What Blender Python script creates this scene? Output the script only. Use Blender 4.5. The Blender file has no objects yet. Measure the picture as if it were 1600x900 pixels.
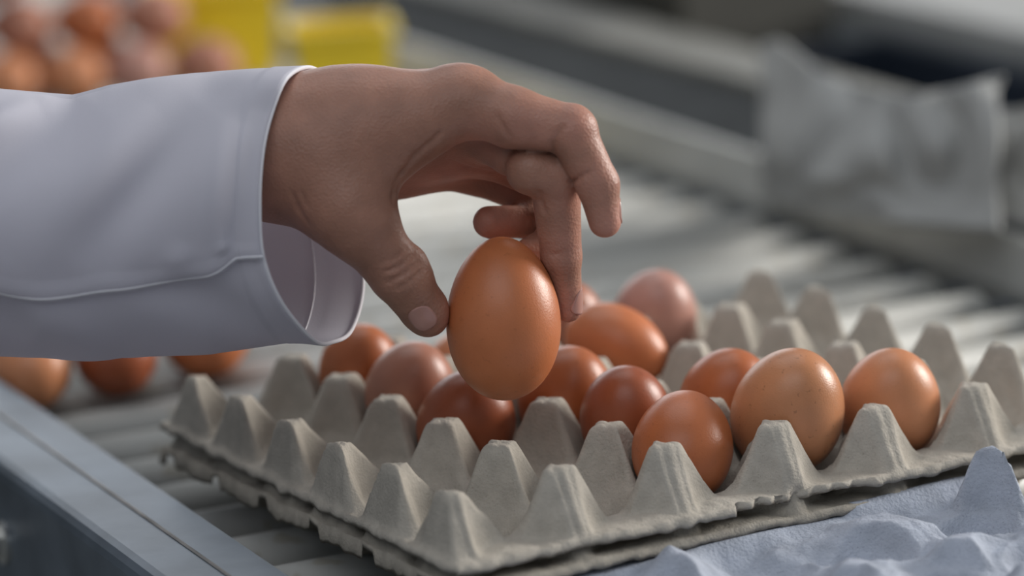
import bpy, bmesh, math, random
import numpy as np
from mathutils import Vector, Matrix

random.seed(7)
rng = np.random.default_rng(7)
SC = bpy.context.scene
COL = SC.collection

# ------------------------------------------------------------------ camera
# metres; z = 0 is the top of the conveyor rollers; x runs along the front edge of the egg tray
F = 6000.0                                   # focal length in pixels of the 1600x900 frame
ZP = 0.055                                   # height of the tray's post tips over the rollers
M = np.array([[0.87058542, -0.48891668, -0.05514977],
              [-0.15727278, -0.17031951, -0.97275718],
              [0.46620413, 0.85554178, -0.22517097]])
CAM = np.array([-0.61578966, -1.18930554, 0.38307547 + ZP])
FOCUS = 1.455
cd = bpy.data.cameras.new('camera')
cam = bpy.data.objects.new('camera', cd)
COL.objects.link(cam)
cd.sensor_width = 36.0
cd.lens = F / 1600 * 36.0
cd.clip_start = 0.05
cd.clip_end = 60
cd.dof.use_dof = True
cd.dof.focus_distance = FOCUS
cd.dof.aperture_fstop = 4.1
cd.dof.aperture_blades = 9
mw = Matrix.Identity(4)
for r in range(3):
    mw[r][0] = M[0][r]; mw[r][1] = -M[1][r]; mw[r][2] = -M[2][r]; mw[r][3] = CAM[r]
cam.matrix_world = mw
SC.camera = cam

# ------------------------------------------------------------------ light
vs = SC.view_settings
vs.view_transform = 'Standard'
vs.look = 'None'
vs.gamma = 1.0
vs.use_curve_mapping = False
vs.exposure = 0.10
world = bpy.data.worlds.new('world')
SC.world = world
world.use_nodes = True
bg = world.node_tree.nodes['Background']
bg.inputs[0].default_value = (0.80, 0.90, 1.0, 1)
bg.inputs[1].default_value = 0.20

def area(name, dirv, dist, sx, sy, power, color, target=(0.12, 0.08, 0.06)):
    l = bpy.data.lights.new(name, 'AREA')
    l.shape = 'RECTANGLE'; l.size = sx; l.size_y = sy
    l.energy = power; l.color = color
    o = bpy.data.objects.new(name, l)
    COL.objects.link(o)
    d = Vector(dirv).normalized()
    o.location = Vector(target) + d * dist
    o.rotation_euler = d.to_track_quat('Z', 'Y').to_euler()
    return o

def camdir(r, u, b):
    """direction from right / up / away components of the photographer's view"""
    return tuple(M[0] * r - M[1] * u + M[2] * b)

area('window_light', camdir(0.90, 0.42, 0.30), 2.6, 1.0, 0.9, 70.0, (1.0, 0.965, 0.91))
area('rear_fill_light', camdir(-0.25, 0.45, 0.95), 3.0, 1.8, 1.0, 13.0, (0.95, 0.97, 1.0))  # added backlight, brightens the inside of the cuff through the cloth
area('front_fill_light', camdir(-0.15, 0.55, -0.85), 2.8, 2.4, 1.6, 18.0, (0.93, 0.96, 1.0))  # added soft fill from behind the camera, lifts the near side of the sleeve
area('ceiling_light', (0.1, 0.35, 1.0), 2.6, 2.2, 2.2, 20.0, (0.97, 0.98, 1.0))

# ------------------------------------------------------------------ helpers
def at(u, v, depth):
    """point seen at pixel (u, v) at a distance along the view axis, metres"""
    c = np.array([(u - 800) / F * depth, (v - 450) / F * depth, depth])
    return CAM + M.T @ c

def project(p):
    y = M @ (np.asarray(p) - CAM)
    return 800 + F * y[0] / y[2], 450 + F * y[1] / y[2], y[2]

TH = math.radians(-4.5)                       # the conveyor is turned a little against the tray
def cw(x, y, z):
    """conveyor frame -> world"""
    return (x * math.cos(TH) - y * math.sin(TH), x * math.sin(TH) + y * math.cos(TH), z)

def tag(o, label=None, cat=None, group=None, kind=None):
    if label: o['label'] = label
    if cat: o['category'] = cat
    if group: o['group'] = group
    if kind: o['kind'] = kind
    return o

def empty(name, loc=(0, 0, 0), rz=0.0):
    o = bpy.data.objects.new(name, None)
    o.empty_display_size = 0.02
    o.location = loc
    o.rotation_euler = (0, 0, rz)
    COL.objects.link(o)
    return o

def link(name, me, mat, parent=None, loc=None, smooth=True):
    o = bpy.data.objects.new(name, me)
    if mat and not me.materials: me.materials.append(mat)
    if smooth:
        me.polygons.foreach_set('use_smooth', [True] * len(me.polygons))
    if loc is not None: o.location = loc
    if parent: o.parent = parent
    COL.objects.link(o)
    return o

def mesh_np(name, verts, quads):
    me = bpy.data.meshes.new(name)
    me.from_pydata(np.asarray(verts).tolist(), [], np.asarray(quads).tolist())
    me.update()
    return me

def bm_mesh(name, bm):
    me = bpy.data.meshes.new(name)
    bm.normal_update()
    bm.to_mesh(me); bm.free()
    return me

def bm_box(bm, x0, x1, y0, y1, z0, z1, bevel=0.0):
    r = bmesh.ops.create_cube(bm, size=1.0)
    vsx = r['verts']
    for v in vsx:
        v.co = Vector(((x0 + x1) / 2 + v.co.x * (x1 - x0), (y0 + y1) / 2 + v.co.y * (y1 - y0), (z0 + z1) / 2 + v.co.z * (z1 - z0)))
    if bevel:
        es = list({e for v in vsx for e in v.link_edges})
        bmesh.ops.bevel(bm, geom=es, offset=bevel, segments=2, affect='EDGES', profile=0.6)

def profile_bar(pts, y0, y1, ny=1):
    """extrude an xz outline along y"""
    bm = bmesh.new()
    rows = []
    for k in range(ny + 1):
        y = y0 + (y1 - y0) * k / ny
        rows.append([bm.verts.new((x, y, z)) for x, z in pts])
    n = len(pts)
    for k in range(ny):
        for i in range(n):
            j = (i + 1) % n
            bm.faces.new((rows[k][i], rows[k][j], rows[k + 1][j], rows[k + 1][i]))
    bm.faces.new(rows[0][::-1]); bm.faces.new(rows[-1])
    bmesh.ops.recalc_face_normals(bm, faces=bm.faces)
    return bm

def smooth_noise(x, y, seed, n=14, f0=1.0, f1=4.0):
    r = np.random.default_rng(seed)
    out = np.zeros_like(x)
    for _ in range(n):
        a = r.uniform(0, 2 * math.pi); f = r.uniform(f0, f1)
        out += np.sin((x * math.cos(a) + y * math.sin(a)) * f + r.uniform(0, 6.28))
    return out / math.sqrt(n / 2)

# ------------------------------------------------------------------ materials
def mat(name, color, rough=0.6, metal=0.0, noise=0.0, nscale=40.0, bump=0.0, bscale=300.0, sss=0.0, spec=0.5,
        color2=None, detail=4.0, speck=None, aniso=None, coat=0.0):
    m = bpy.data.materials.new(name)
    m.use_nodes = True
    nt = m.node_tree; N = nt.nodes; L = nt.links
    b = N['Principled BSDF']
    b.inputs['Roughness'].default_value = rough
    b.inputs['Metallic'].default_value = metal
    b.inputs['Specular IOR Level'].default_value = spec
    b.inputs['Coat Weight'].default_value = coat
    if sss:
        b.inputs['Subsurface Weight'].default_value = sss
        b.inputs['Subsurface Radius'].default_value = (0.006, 0.0025, 0.0015)
        b.inputs['Subsurface Scale'].default_value = 0.6
    tc = N.new('ShaderNodeTexCoord')
    vec = tc.outputs['Object']
    if aniso:
        mp = N.new('ShaderNodeMapping'); mp.inputs['Scale'].default_value = aniso
        L.new(vec, mp.inputs['Vector']); vec = mp.outputs['Vector']
    c = (*color, 1)
    if noise or color2:
        nz = N.new('ShaderNodeTexNoise'); nz.inputs['Scale'].default_value = nscale; nz.inputs['Detail'].default_value = detail
        L.new(vec, nz.inputs['Vector'])
        rp = N.new('ShaderNodeValToRGB')
        rp.color_ramp.elements[0].position = 0.32; rp.color_ramp.elements[1].position = 0.68
        c2 = color2 or tuple(min(1, k * (1 + noise)) for k in color)
        c1 = color if color2 else tuple(k * (1 - noise) for k in color)
        rp.color_ramp.elements[0].color = (*c1, 1); rp.color_ramp.elements[1].color = (*c2, 1)
        L.new(nz.outputs['Fac'], rp.inputs['Fac'])
        last = rp.outputs['Color']
        if speck:
            sp = N.new('ShaderNodeTexNoise'); sp.inputs['Scale'].default_value = speck[0]; sp.inputs['Detail'].default_value = 2
            L.new(tc.outputs['Object'], sp.inputs['Vector'])
            sr = N.new('ShaderNodeValToRGB')
            sr.color_ramp.elements[0].position = speck[1]; sr.color_ramp.elements[1].position = speck[1] + 0.05
            sr.color_ramp.elements[0].color = (0, 0, 0, 1); sr.color_ramp.elements[1].color = (1, 1, 1, 1)
            L.new(sp.outputs['Fac'], sr.inputs['Fac'])
            mx = N.new('ShaderNodeMixRGB'); mx.inputs['Color2'].default_value = (*speck[2], 1)
            ml = N.new('ShaderNodeMath'); ml.operation = 'MULTIPLY'; ml.inputs[1].default_value = speck[3]
            L.new(sr.outputs['Color'], ml.inputs[0]); L.new(ml.outputs[0], mx.inputs['Fac'])
            L.new(last, mx.inputs['Color1']); last = mx.outputs['Color']
        L.new(last, b.inputs['Base Color'])
    else:
        b.inputs['Base Color'].default_value = c
    if bump:
        bn = N.new('ShaderNodeTexNoise'); bn.inputs['Scale'].default_value = bscale; bn.inputs['Detail'].default_value = 6
        L.new(vec, bn.inputs['Vector'])
        bu = N.new('ShaderNodeBump'); bu.inputs['Strength'].default_value = bump; bu.inputs['Distance'].default_value = 0.001
        L.new(bn.outputs['Fac'], bu.inputs['Height'])
        L.new(bu.outputs['Normal'], b.inputs['Normal'])
    return m

PULP = mat('grey_pulp', (0.445, 0.405, 0.35), 0.92, noise=0.09, nscale=160, bump=0.55, bscale=900, spec=0.15,
           speck=(1500, 0.66, (0.24, 0.21, 0.18), 0.5))
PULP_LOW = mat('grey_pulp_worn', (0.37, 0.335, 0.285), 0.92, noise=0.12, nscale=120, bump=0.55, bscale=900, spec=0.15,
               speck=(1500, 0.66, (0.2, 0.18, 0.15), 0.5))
PULP_SKYLIT = mat('skylit_pulp', (0.40, 0.43, 0.50), 0.92, noise=0.13, nscale=90, bump=0.8, bscale=700, spec=0.15,
                speck=(1300, 0.64, (0.2, 0.21, 0.26), 0.5))  # cool skylight on the shaded tray is put into this pulp colour
ROLLER = mat('roller_plastic', (0.50, 0.495, 0.465), 0.42, noise=0.10, nscale=14, bump=0.05, bscale=200,
             speck=(60, 0.63, (0.36, 0.31, 0.22), 0.5))
STEEL = mat('galvanised_steel', (0.155, 0.185, 0.222), 0.48, metal=0.5, noise=0.22, nscale=26, bump=0.05, bscale=160,
            color2=None)
STEEL_FAR = mat('dull_steel', (0.36, 0.36, 0.34), 0.5, metal=0.3, noise=0.15, nscale=20)
GUIDE = mat('grimy_steel', (0.20, 0.195, 0.175), 0.6, metal=0.1, noise=0.2, nscale=20)
RUST = mat('stained_seam', (0.26, 0.245, 0.23), 0.6, metal=0.4, noise=0.25, nscale=60)
BELT = mat('dark_belt', (0.026, 0.029, 0.031), 0.85, spec=0.15, noise=0.25, nscale=25)
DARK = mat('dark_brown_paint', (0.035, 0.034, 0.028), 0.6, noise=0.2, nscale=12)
NAVY = mat('navy_plastic', (0.018, 0.026, 0.042), 0.5, noise=0.2, nscale=12)
SHEET = mat('grey_sheeting', (0.33, 0.33, 0.32), 0.8, noise=0.14, nscale=22, spec=0.2)
YELLOW = mat('yellow_plastic', (0.88, 0.64, 0.02), 0.45, noise=0.07, nscale=20)
CONC = mat('concrete', (0.25, 0.25, 0.24), 0.85, noise=0.2, nscale=3)
WALLM = mat('plaster', (0.30, 0.30, 0.28), 0.85, noise=0.08, nscale=2)
BOLT = mat('zinc_bolt', (0.62, 0.62, 0.60), 0.3, metal=0.9)

def egg_mat(name, c, k=0.06, rough=0.36, speck=0.25):
    m = mat(name, c, rough, noise=k, nscale=70, bump=0.12, bscale=1400, sss=0.10, spec=0.45,
            speck=(420, 0.66, tuple(q * 0.55 for q in c), speck))
    return m
EGG = {
    'amber': egg_mat('amber_shell', (0.575, 0.185, 0.072)),
    'brown': egg_mat('brown_shell', (0.46, 0.138, 0.050)),
    'dark': egg_mat('dark_brown_shell', (0.33, 0.088, 0.036)),
    'tan': egg_mat('tan_shell', (0.55, 0.235, 0.110), 0.08, 0.33, 0.6),
    'peach': egg_mat('peach_shell', (0.60, 0.245, 0.115)),
    'pink': egg_mat('pink_shell', (0.52, 0.27, 0.215)),
    'mauve': egg_mat('mauve_shell', (0.44, 0.19, 0.125)),
}
# skin: tone follows a colour attribute (redder palm, knuckles and tips, plus painted finger light)
def skin_mat():
    m = bpy.data.materials.new('skin'); m.use_nodes = True
    nt = m.node_tree; N = nt.nodes; L = nt.links; b = N['Principled BSDF']
    at_ = N.new('ShaderNodeAttribute'); at_.attribute_name = 'redness_and_light'
    rp = N.new('ShaderNodeMixRGB'); rp.inputs['Color1'].default_value = (0.335, 0.168, 0.113, 1); rp.inputs['Color2'].default_value = (0.64, 0.30, 0.23, 1)
    L.new(at_.outputs['Fac'], rp.inputs['Fac'])
    tc = N.new('ShaderNodeTexCoord')
    nz = N.new('ShaderNodeTexNoise'); nz.inputs['Scale'].default_value = 90; nz.inputs['Detail'].default_value = 5
    L.new(tc.outputs['Object'], nz.inputs['Vector'])
    mr = N.new('ShaderNodeMapRange'); mr.inputs['From Min'].default_value = 0.3; mr.inputs['From Max'].default_value = 0.7
    mr.inputs['To Min'].default_value = 0.88; mr.inputs['To Max'].default_value = 1.12
    L.new(nz.outputs['Fac'], mr.inputs['Value'])
    ml = N.new('ShaderNodeVectorMath'); ml.operation = 'SCALE'
    L.new(rp.outputs['Color'], ml.inputs[0]); L.new(mr.outputs['Result'], ml.inputs['Scale'])
    L.new(ml.outputs['Vector'], b.inputs['Base Color'])
    b.inputs['Roughness'].default_value = 0.46
    b.inputs['Specular IOR Level'].default_value = 0.4
    b.inputs['Subsurface Weight'].default_value = 0.18
    b.inputs['Subsurface Radius'].default_value = (0.006, 0.0022, 0.0012)
    b.inputs['Subsurface Scale'].default_value = 0.5
    v = N.new('ShaderNodeTexVoronoi'); v.inputs['Scale'].default_value = 900
    L.new(tc.outputs['Object'], v.inputs['Vector'])
    n2 = N.new('ShaderNodeTexNoise'); n2.inputs['Scale'].default_value = 260; n2.inputs['Detail'].default_value = 4
    L.new(tc.outputs['Object'], n2.inputs['Vector'])
    ad = N.new('ShaderNodeMath'); ad.operation = 'ADD'
    L.new(v.outputs['Distance'], ad.inputs[0]); L.new(n2.outputs['Fac'], ad.inputs[1])
    bu = N.new('ShaderNodeBump'); bu.inputs['Strength'].default_value = 0.28; bu.inputs['Distance'].default_value = 0.0006
    L.new(ad.outputs[0], bu.inputs['Height']); L.new(bu.outputs['Normal'], b.inputs['Normal'])
    return m
SKIN = skin_mat()
NAIL = mat('nail', (0.52, 0.275, 0.23), 0.20, noise=0.05, nscale=80, sss=0.1)
CLOTH = mat('white_cotton', (0.74, 0.735, 0.80), 0.85, noise=0.02, nscale=12, bump=0.10, bscale=1200, spec=0.2, sss=0.0)
def add_translucency(m, c, f):
    nt = m.node_tree; b_ = nt.nodes['Principled BSDF']; o_ = nt.nodes['Material Output']
    tr = nt.nodes.new('ShaderNodeBsdfTranslucent'); tr.inputs['Color'].default_value = (*c, 1)
    mx = nt.nodes.new('ShaderNodeMixShader'); mx.inputs[0].default_value = f
    nt.links.new(b_.outputs[0], mx.inputs[1]); nt.links.new(tr.outputs[0], mx.inputs[2]); nt.links.new(mx.outputs[0], o_.inputs['Surface'])
add_translucency(CLOTH, (0.84, 0.80, 0.86), 0.40)
THREAD = mat('white_thread', (0.76, 0.745, 0.79), 0.85, spec=0.2, noise=0.02)

# ------------------------------------------------------------------ structure: floor and back wall
bm = bmesh.new(); bm_box(bm, -6, 9, -4, 12, -0.95, -0.90)
tag(link('floor', bm_mesh('floor', bm), CONC, smooth=False), kind='structure')
bm = bmesh.new(); bm_box(bm, -6, 9, 9.0, 9.2, -0.90, 3.0)
tag(link('wall_back', bm_mesh('wall_back', bm), WALLM, smooth=False), kind='structure')

# ------------------------------------------------------------------ roller conveyor
conv = empty('roller_conveyor', (0, 0, -0.90), TH)
tag(conv, 'steel framed roller conveyor with pale round rollers carrying the egg trays', 'conveyor')
LX, RX, Y0, Y1 = -0.046, 0.455, -0.55, 2.30
ZC = 0.90                                     # conveyor children sit in its own frame, whose origin is on the floor
def cyl(bm, p0, p1, r, n=24, cap=True):
    d = Vector(p1) - Vector(p0)
    m4 = Matrix.Translation((Vector(p0) + Vector(p1)) / 2) @ d.to_track_quat('Z', 'Y').to_matrix().to_4x4()
    bmesh.ops.create_cone(bm, cap_ends=cap, cap_tris=False, segments=n, radius1=r, radius2=r, depth=d.length, matrix=m4)
RR, RP = 0.0112, 0.0455
bm = bmesh.new()
cyl(bm, (LX + 0.004, 0, 0), (RX - 0.019, 0, 0), RR, 32)
bmesh.ops.bevel(bm, geom=[e for e in bm.edges if len(e.link_faces) == 2 and any(len(f.verts) > 4 for f in e.link_faces)], offset=0.002, segments=2, affect='EDGES')
rme = bm_mesh('roller', bm); rme.materials.append(ROLLER)
bm = bmesh.new(); cyl(bm, (LX - 0.02, 0, 0), (RX + 0.012, 0, 0), 0.004, 10)
ame = bm_mesh('axle', bm); ame.materials.append(STEEL)
y = Y0 + 0.03; k = 0
while y < Y1 - 0.03:
    ro = link('roller', rme, None, conv, (0, y, ZC - RR))
    ro.rotation_euler = (rng.uniform(0, 6.28), 0, 0)
    ax = link('axle', ame, None, ro)
    y += RP; k += 1
# left channel: flange on top, deep web outside
zt = 0.020
t = 0.003
pts = [(LX, zt - 0.014), (LX, zt - 0.002), (LX - 0.001, zt), (LX - 0.0395, zt + 0.0003), (LX - 0.0425, zt - 0.0006), (LX - 0.0446, zt - 0.0026), (LX - 0.0455, zt - 0.0055),
       (LX - 0.0455, zt - 0.15), (LX - 0.0425, zt - 0.15), (LX - 0.0425, zt - 0.006), (LX - 0.004, zt - 0.004), (LX - 0.004, zt - 0.014)]
bm = profile_bar([(a, b + ZC) for a, b in pts], Y0, Y1, 1)
rail = link('side_rail', bm_mesh('side_rail', bm), STEEL, conv, smooth=False)
bm = profile_bar([(a, b + ZC) for a, b in [(LX - 0.019, zt - 0.0002), (LX - 0.019, zt + 0.0005), (LX - 0.0198, zt + 0.0008), (LX - 0.0206, zt + 0.0005), (LX - 0.0206, zt - 0.0002)]], Y0, Y1)
link('flange_seam', bm_mesh('flange_seam', bm), RUST, rail, smooth=False)
bm = profile_bar([(a, b + ZC) for a, b in [(RX, -0.05), (RX, -0.002), (RX + 0.0105, 0.020), (RX + 0.0175, 0.020), (RX + 0.0175, 0.017), (RX + 0.013, 0.017), (RX + 0.003, -0.003), (RX + 0.003, -0.05)]], Y0, Y1)
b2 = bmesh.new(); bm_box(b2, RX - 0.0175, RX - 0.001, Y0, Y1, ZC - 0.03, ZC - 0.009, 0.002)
link('gap_shade_strip', bm_mesh('gap_shade_strip', b2), DARK, conv, smooth=False)  # added dark strip standing in for the shade between roller ends and rail
rail2 = link('side_rail', bm_mesh('side_rail', bm), STEEL_FAR, conv, smooth=False)
for i, yy in enumerate((-0.19, 0.258, 0.70, 1.15)):
    bm = bmesh.new()
    cyl(bm, (0, 0, 0), (-0.002, 0, 0), 0.0095, 24)
    cyl(bm, (-0.002, 0, 0), (-0.008, 0, 0), 0.0065, 6)
    link('bolt', bm_mesh('bolt', bm), BOLT, rail, (LX - 0.0455, yy, ZC - 0.013), smooth=False)
for sx in (LX - 0.03, RX + 0.005):
    for yy in (-0.4, 0.9, 2.1):
        bm = bmesh.new(); bm_box(bm, sx - 0.016, sx + 0.016, yy - 0.02, yy + 0.02, 0.0, ZC - 0.03, 0.002)
        link('leg', bm_mesh('leg', bm), STEEL_FAR, conv, smooth=False)
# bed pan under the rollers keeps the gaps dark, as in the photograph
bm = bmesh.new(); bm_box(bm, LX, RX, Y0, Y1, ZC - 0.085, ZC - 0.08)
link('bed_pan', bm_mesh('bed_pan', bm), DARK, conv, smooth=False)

# ------------------------------------------------------------------ the neighbouring line beyond the right rail
far = empty('belt_line', cw(0.47, 0.8, -0.90), TH)
tag(far, 'dark flat belt between dull grey guide rails beyond the roller conveyor', 'conveyor')
def fbox(name, x0, x1, y0, y1, z0, z1, m, bev=0.003):
    b_ = bmesh.new(); bm_box(b_, x0 - 0.47, x1 - 0.47, y0 - 0.8, y1 - 0.8, z0 + 0.90, z1 + 0.90, bev)
    return link(name, bm_mesh(name, b_), m, far, smooth=False)
fbox('belt', 0.476, 0.566, -0.5, 2.6, 0.000, 0.018, BELT)
fbox('guide_rail', 0.568, 0.622, -0.5, 2.6, -0.03, 0.024, GUIDE)
fbox('bed_frame', 0.490, 0.622, -0.5, 2.6, -0.09, -0.032, DARK)
fbox('leg', 0.52, 0.55, -0.3, -0.26, -0.90, -0.09, STEEL_FAR)
fbox('leg', 0.52, 0.55, 1.9, 1.94, -0.90, -0.09, STEEL_FAR)

house = empty('machine_housing', cw(0.70, 1.30, -0.90), TH)
tag(house, 'dark brown painted machine housing behind the belt line', 'machine')
bm = bmesh.new(); bm_box(bm, -0.06, 0.06, -0.24, 0.6, 0.0, 0.96, 0.004)
link('body', bm_mesh('body', bm), DARK, house, smooth=False)
bm = bmesh.new(); bm_box(bm, -0.064, 0.064, -0.244, 0.604, 0.96, 0.972, 0.003)
link('lid', bm_mesh('lid', bm), DARK, house, smooth=False)

tub = empty('plastic_tub', cw(0.712, 0.84, -0.90), TH)
tag(tub, 'navy plastic tub beneath the pale beam behind grey sheeting', 'tub')
bm = bmesh.new(); bm_box(bm, -0.07, 0.07, -0.32, 0.19, 0.0, 0.86, 0.01)
link('body', bm_mesh('body', bm), NAVY, tub, smooth=False)
bm = bmesh.new(); bm_box(bm, -0.075, -0.062, -0.325, 0.195, 0.86, 0.90, 0.003); bm_box(bm, 0.062, 0.075, -0.325, 0.195, 0.86, 0.90, 0.003)
bm_box(bm, -0.062, 0.062, -0.325, -0.312, 0.86, 0.90, 0.003); bm_box(bm, -0.062, 0.062, 0.182, 0.195, 0.86, 0.90, 0.003)
link('rim', bm_mesh('rim', bm), NAVY, tub, smooth=False)

beam = empty('guard_beam', cw(0.86, 0.9, -0.90), TH)
tag(beam, 'pale grey steel beam running along the back above the navy tub', 'beam')
bm = bmesh.new(); bm_box(bm, -0.078, 0.09, -1.4, 1.7, 0.905, 0.925, 0.003)
link('top_plate', bm_mesh('top_plate', bm), mat('pale_paint', (0.42, 0.42, 0.41), 0.5, noise=0.08, nscale=10), beam, smooth=False)
for yy in (-1.2, 1.5):
    bm = bmesh.new(); bm_box(bm, -0.03, 0.03, yy - 0.03, yy + 0.03, 0.0, 0.905, 0.003)
    link('leg', bm_mesh('leg', bm), STEEL_FAR, beam, smooth=False)

# ------------------------------------------------------------------ moulded pulp trays
PX, PY, INS = 47.0, 44.65, 4.0
HEIGHT = {}
NX, NY = 6, 5
def tray_mesh(name, seed, step=0.9, over_x=7.0, over_y=19.0, scale_post=None, warp=1.0, nx=NX, ny=NY, slots=False, crumple=0.0, slim=None, tear=None, thick=1.7, rough=1.0, cup=-38.0, rs=0):
    """height field of a 30-cell tray in mm: post tips at 0, rim near -23, cups to -45"""
    xs = np.arange(-over_x, nx * PX + over_x + step * 0.5, step)
    ys = np.arange(-over_y, ny * PY + over_y + step * 0.5, step)
    X, Y = np.meshgrid(xs, ys, indexing='ij')
    wx = X + 0.5 * smooth_noise(X, Y, seed + 5, 10, 0.03, 0.12) * rough
    wy = Y + 0.5 * smooth_noise(X, Y, seed + 6, 10, 0.03, 0.12) * rough
    # cups (the pattern goes on outside the border and is cut at rim level there)
    ci = np.floor(wx / PX); cj = np.floor(wy / PY)
    dx = wx - (ci + 0.5) * PX; dy = wy - (cj + 0.5) * PY
    r = np.sqrt(dx * dx + (dy * PX / PY) ** 2)
    zc = np.interp(r, [0, 7, 10, 14, 18, 21.5, 24.5, 27, 28.2, 30.5], [cup, cup + 0.4, max(cup + 2.2, -42.5), max(cup + 6, -37.5), max(cup + 11.5, -30), -21.5, -12, -4, -0.9, 0])
    # nearest post, border posts pulled inwards
    pi = np.clip(np.round(wx / PX), 0, nx); pj = np.clip(np.round(wy / PY), 0, ny)
    px = pi * PX + np.where(pi == 0, INS, 0) - np.where(pi == nx, INS, 0)
    py = pj * PY + np.where(pj == 0, INS, 0) - np.where(pj == ny, INS, 0)
    rr = np.random.default_rng(seed)
    jx = rr.normal(0, 0.7, (nx + 1, ny + 1)); jy = rr.normal(0, 0.7, (nx + 1, ny + 1)); jz = rr.uniform(-1.6, 0.6, (nx + 1, ny + 1))
    ii = pi.astype(int); jj = pj.astype(int)
    ax = np.abs(wx - px - jx[ii, jj]); ay = np.abs(wy - py - jy[ii, jj])
    if slim is not None:
        here = (ii == slim[0]) & (jj == slim[1])
        ax = np.where(here, ax * slim[2], ax); ay = np.where(here, ay * slim[2], ay)
    a = np.maximum(ax, ay); bsm = np.minimum(ax, ay)
    za = np.interp(a + 0.06 * bsm, [0, 6.0, 6.6, 7.4, 10.0, 13.0, 16.5, 19.0, 21, 60], [0, 0, -0.4, -1.8, -7.0, -12.8, -19.0, -22.6, -23.4, -23.6])
    k = 0.5
    z = -np.log(np.exp(-np.clip(zc, -60, 0) / k) + np.exp(-za / k)) * k + 0.3
    z = np.minimum(z, 0.15)
    # a narrow raised rib with a groove at either side runs down every post along the grid lines
    run = np.clip((a - 6.2) / 2.5, 0, 1) * np.clip((20.5 - a) / 2, 0, 1)
    z = z + run * (0.85 * np.exp(-(bsm / 1.5) ** 4) - 0.55 * np.exp(-((bsm - 2.5) / 0.6) ** 2))
    z = z - 0.45 * np.exp(-((ax - ay * 0.35 - 1) / 0.5) ** 2) * (a < 6.5)
    out = np.maximum.reduce([-Y, Y - ny * PY])            # front and back: open flange
    outx = np.maximum(-X, X - nx * PX)
    z = np.where((out > 0) & (z < -23.0), -23.0 - 0.02 * out, z)
    # left and right: steep flat outer faces down to the rim
    z = np.where((outx > -2.0) & (z < -23.2), -23.2, z)
    px_out = np.minimum(X - INS + 3.6, nx * PX - INS + 3.6 - X)
    z = np.minimum(z, np.minimum(0.15, np.maximum(px_out * 4.4, -23.2)))
    z = z + jz[ii, jj] * np.clip((z + 23) / 23, 0, 1)
    if scale_post is not None:
        S = np.asarray(scale_post, float)[ii, jj]
        soft = np.clip((z + 23.5) / 23.5, 0, 1)
        z = np.where(z > -23.5, -23.5 + (z + 23.5) * S, z)
        z = z + (1 - S) * soft * smooth_noise(X, Y, seed + 40, 16, 0.15, 0.5) * 1.1
    # warp, pulp roughness, ragged rim
    z = z + warp * (1.0 * smooth_noise(X, Y, seed + rs + 1, 8, 0.008, 0.025)) * np.clip(np.maximum(out + 6, outx + 6) / 20, 0, 1)
    z = z + 0.10 * rough * smooth_noise(X, Y, seed + 2, 30, 0.5, 1.6)
    z = z + 0.35 * rough * smooth_noise(X, Y, seed + 3, 16, 0.12, 0.4) * np.clip(-z / 12, 0, 1)
    XX = X.copy(); YY = Y.copy()
    n1 = smooth_noise(X, Y, seed + rs + 8, 20, 0.15, 0.9)
    n2 = smooth_noise(X, Y, seed + rs + 9, 10, 0.02, 0.08)
    edge = np.clip((out - (over_y - 6)) / 6, 0, 1)
    YY += np.where(Y < 0, -1, 1) * edge * (0.22 * n1 + 1.1 * n2)
    edgex = np.clip((outx - (over_x - 4)) / 4, 0, 1)
    XX += np.where(X < 0, -1, 1) * edgex * (0.22 * n1 + 0.45 * n2)
    z = z + np.maximum(edge, edgex) * 0.15 * n1
    if tear:                                              # a strip of the front rim torn away
        x0, x1, cut = tear
        bite = np.clip((X + 0.8 * n1 - x0) / 3, 0, 1) * np.clip((x1 - X - 0.8 * n1) / 9, 0, 1) * (cut + 0.9 * n1 + 1.0 * n2)
        YY = np.where(Y < -12, -12 + (YY + 12) * (1 - bite / (over_y - 12)), YY)
    # turned-down lip, on the lower tray broken by slots along the short sides
    m = np.zeros(X.shape, bool); m[:1, :] = True; m[-1:, :] = True; m[:, :1] = True; m[:, -1:] = True
    lip = np.full(X.shape, 1.6) + 0.35 * n1
    if slots:
        sy_ = np.mod(Y / PY - 0.15, 1.0)
        side = (np.arange(X.shape[0])[:, None] < 1) | (np.arange(X.shape[0])[:, None] > X.shape[0] - 2)
        lip = np.where(side, np.where(np.abs(sy_ - 0.5) > 0.40, 0.3, 5.2 + 0.6 * n1), lip)
    z = np.where(m, z - lip, z)
    if crumple:
        f1 = smooth_noise(X, Y, seed + 60, 9, 0.02, 0.07); f2 = smooth_noise(X, Y, seed + 61, 9, 0.05, 0.13)
        back = np.clip((Y - (ny * PY - 70)) / 60, 0, 1)
        z = z + crumple * (-np.abs(f1) * 1.0 + 0.6 * np.abs(f2) - 0.2)
        wr = np.clip((Y - ny * PY - over_y + 13) / 10, 0, 1); wr = wr * wr * (3 - 2 * wr)
        zr = -23.2 + 1.0 + np.clip((X - 175) / 7, 0, 1) * 3.2 + 0.7 * f1 + 0.5 * n2
        z = np.where(z > -13, z, np.maximum(z * (1 - wr) + wr * zr, -34.0))
    HEIGHT[name] = (xs, ys, z.copy())
    nX, nY = X.shape
    V = np.stack([XX, YY, z], -1).reshape(-1, 3) * 0.001
    idx = np.arange(nX * nY).reshape(nX, nY)
    Q = np.stack([idx[:-1, :-1], idx[1:, :-1], idx[1:, 1:], idx[:-1, 1:]], -1).reshape(-1, 4)
    # thickness: lower copy of the sheet joined round the rim
    gx, gy = np.gradient(z, step)
    nn = np.sqrt(1 + gx ** 2 + gy ** 2)
    sh = thick * 0.5 * np.stack([gx / nn, gy / nn, -1 - 0 * nn], -1)
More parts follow.
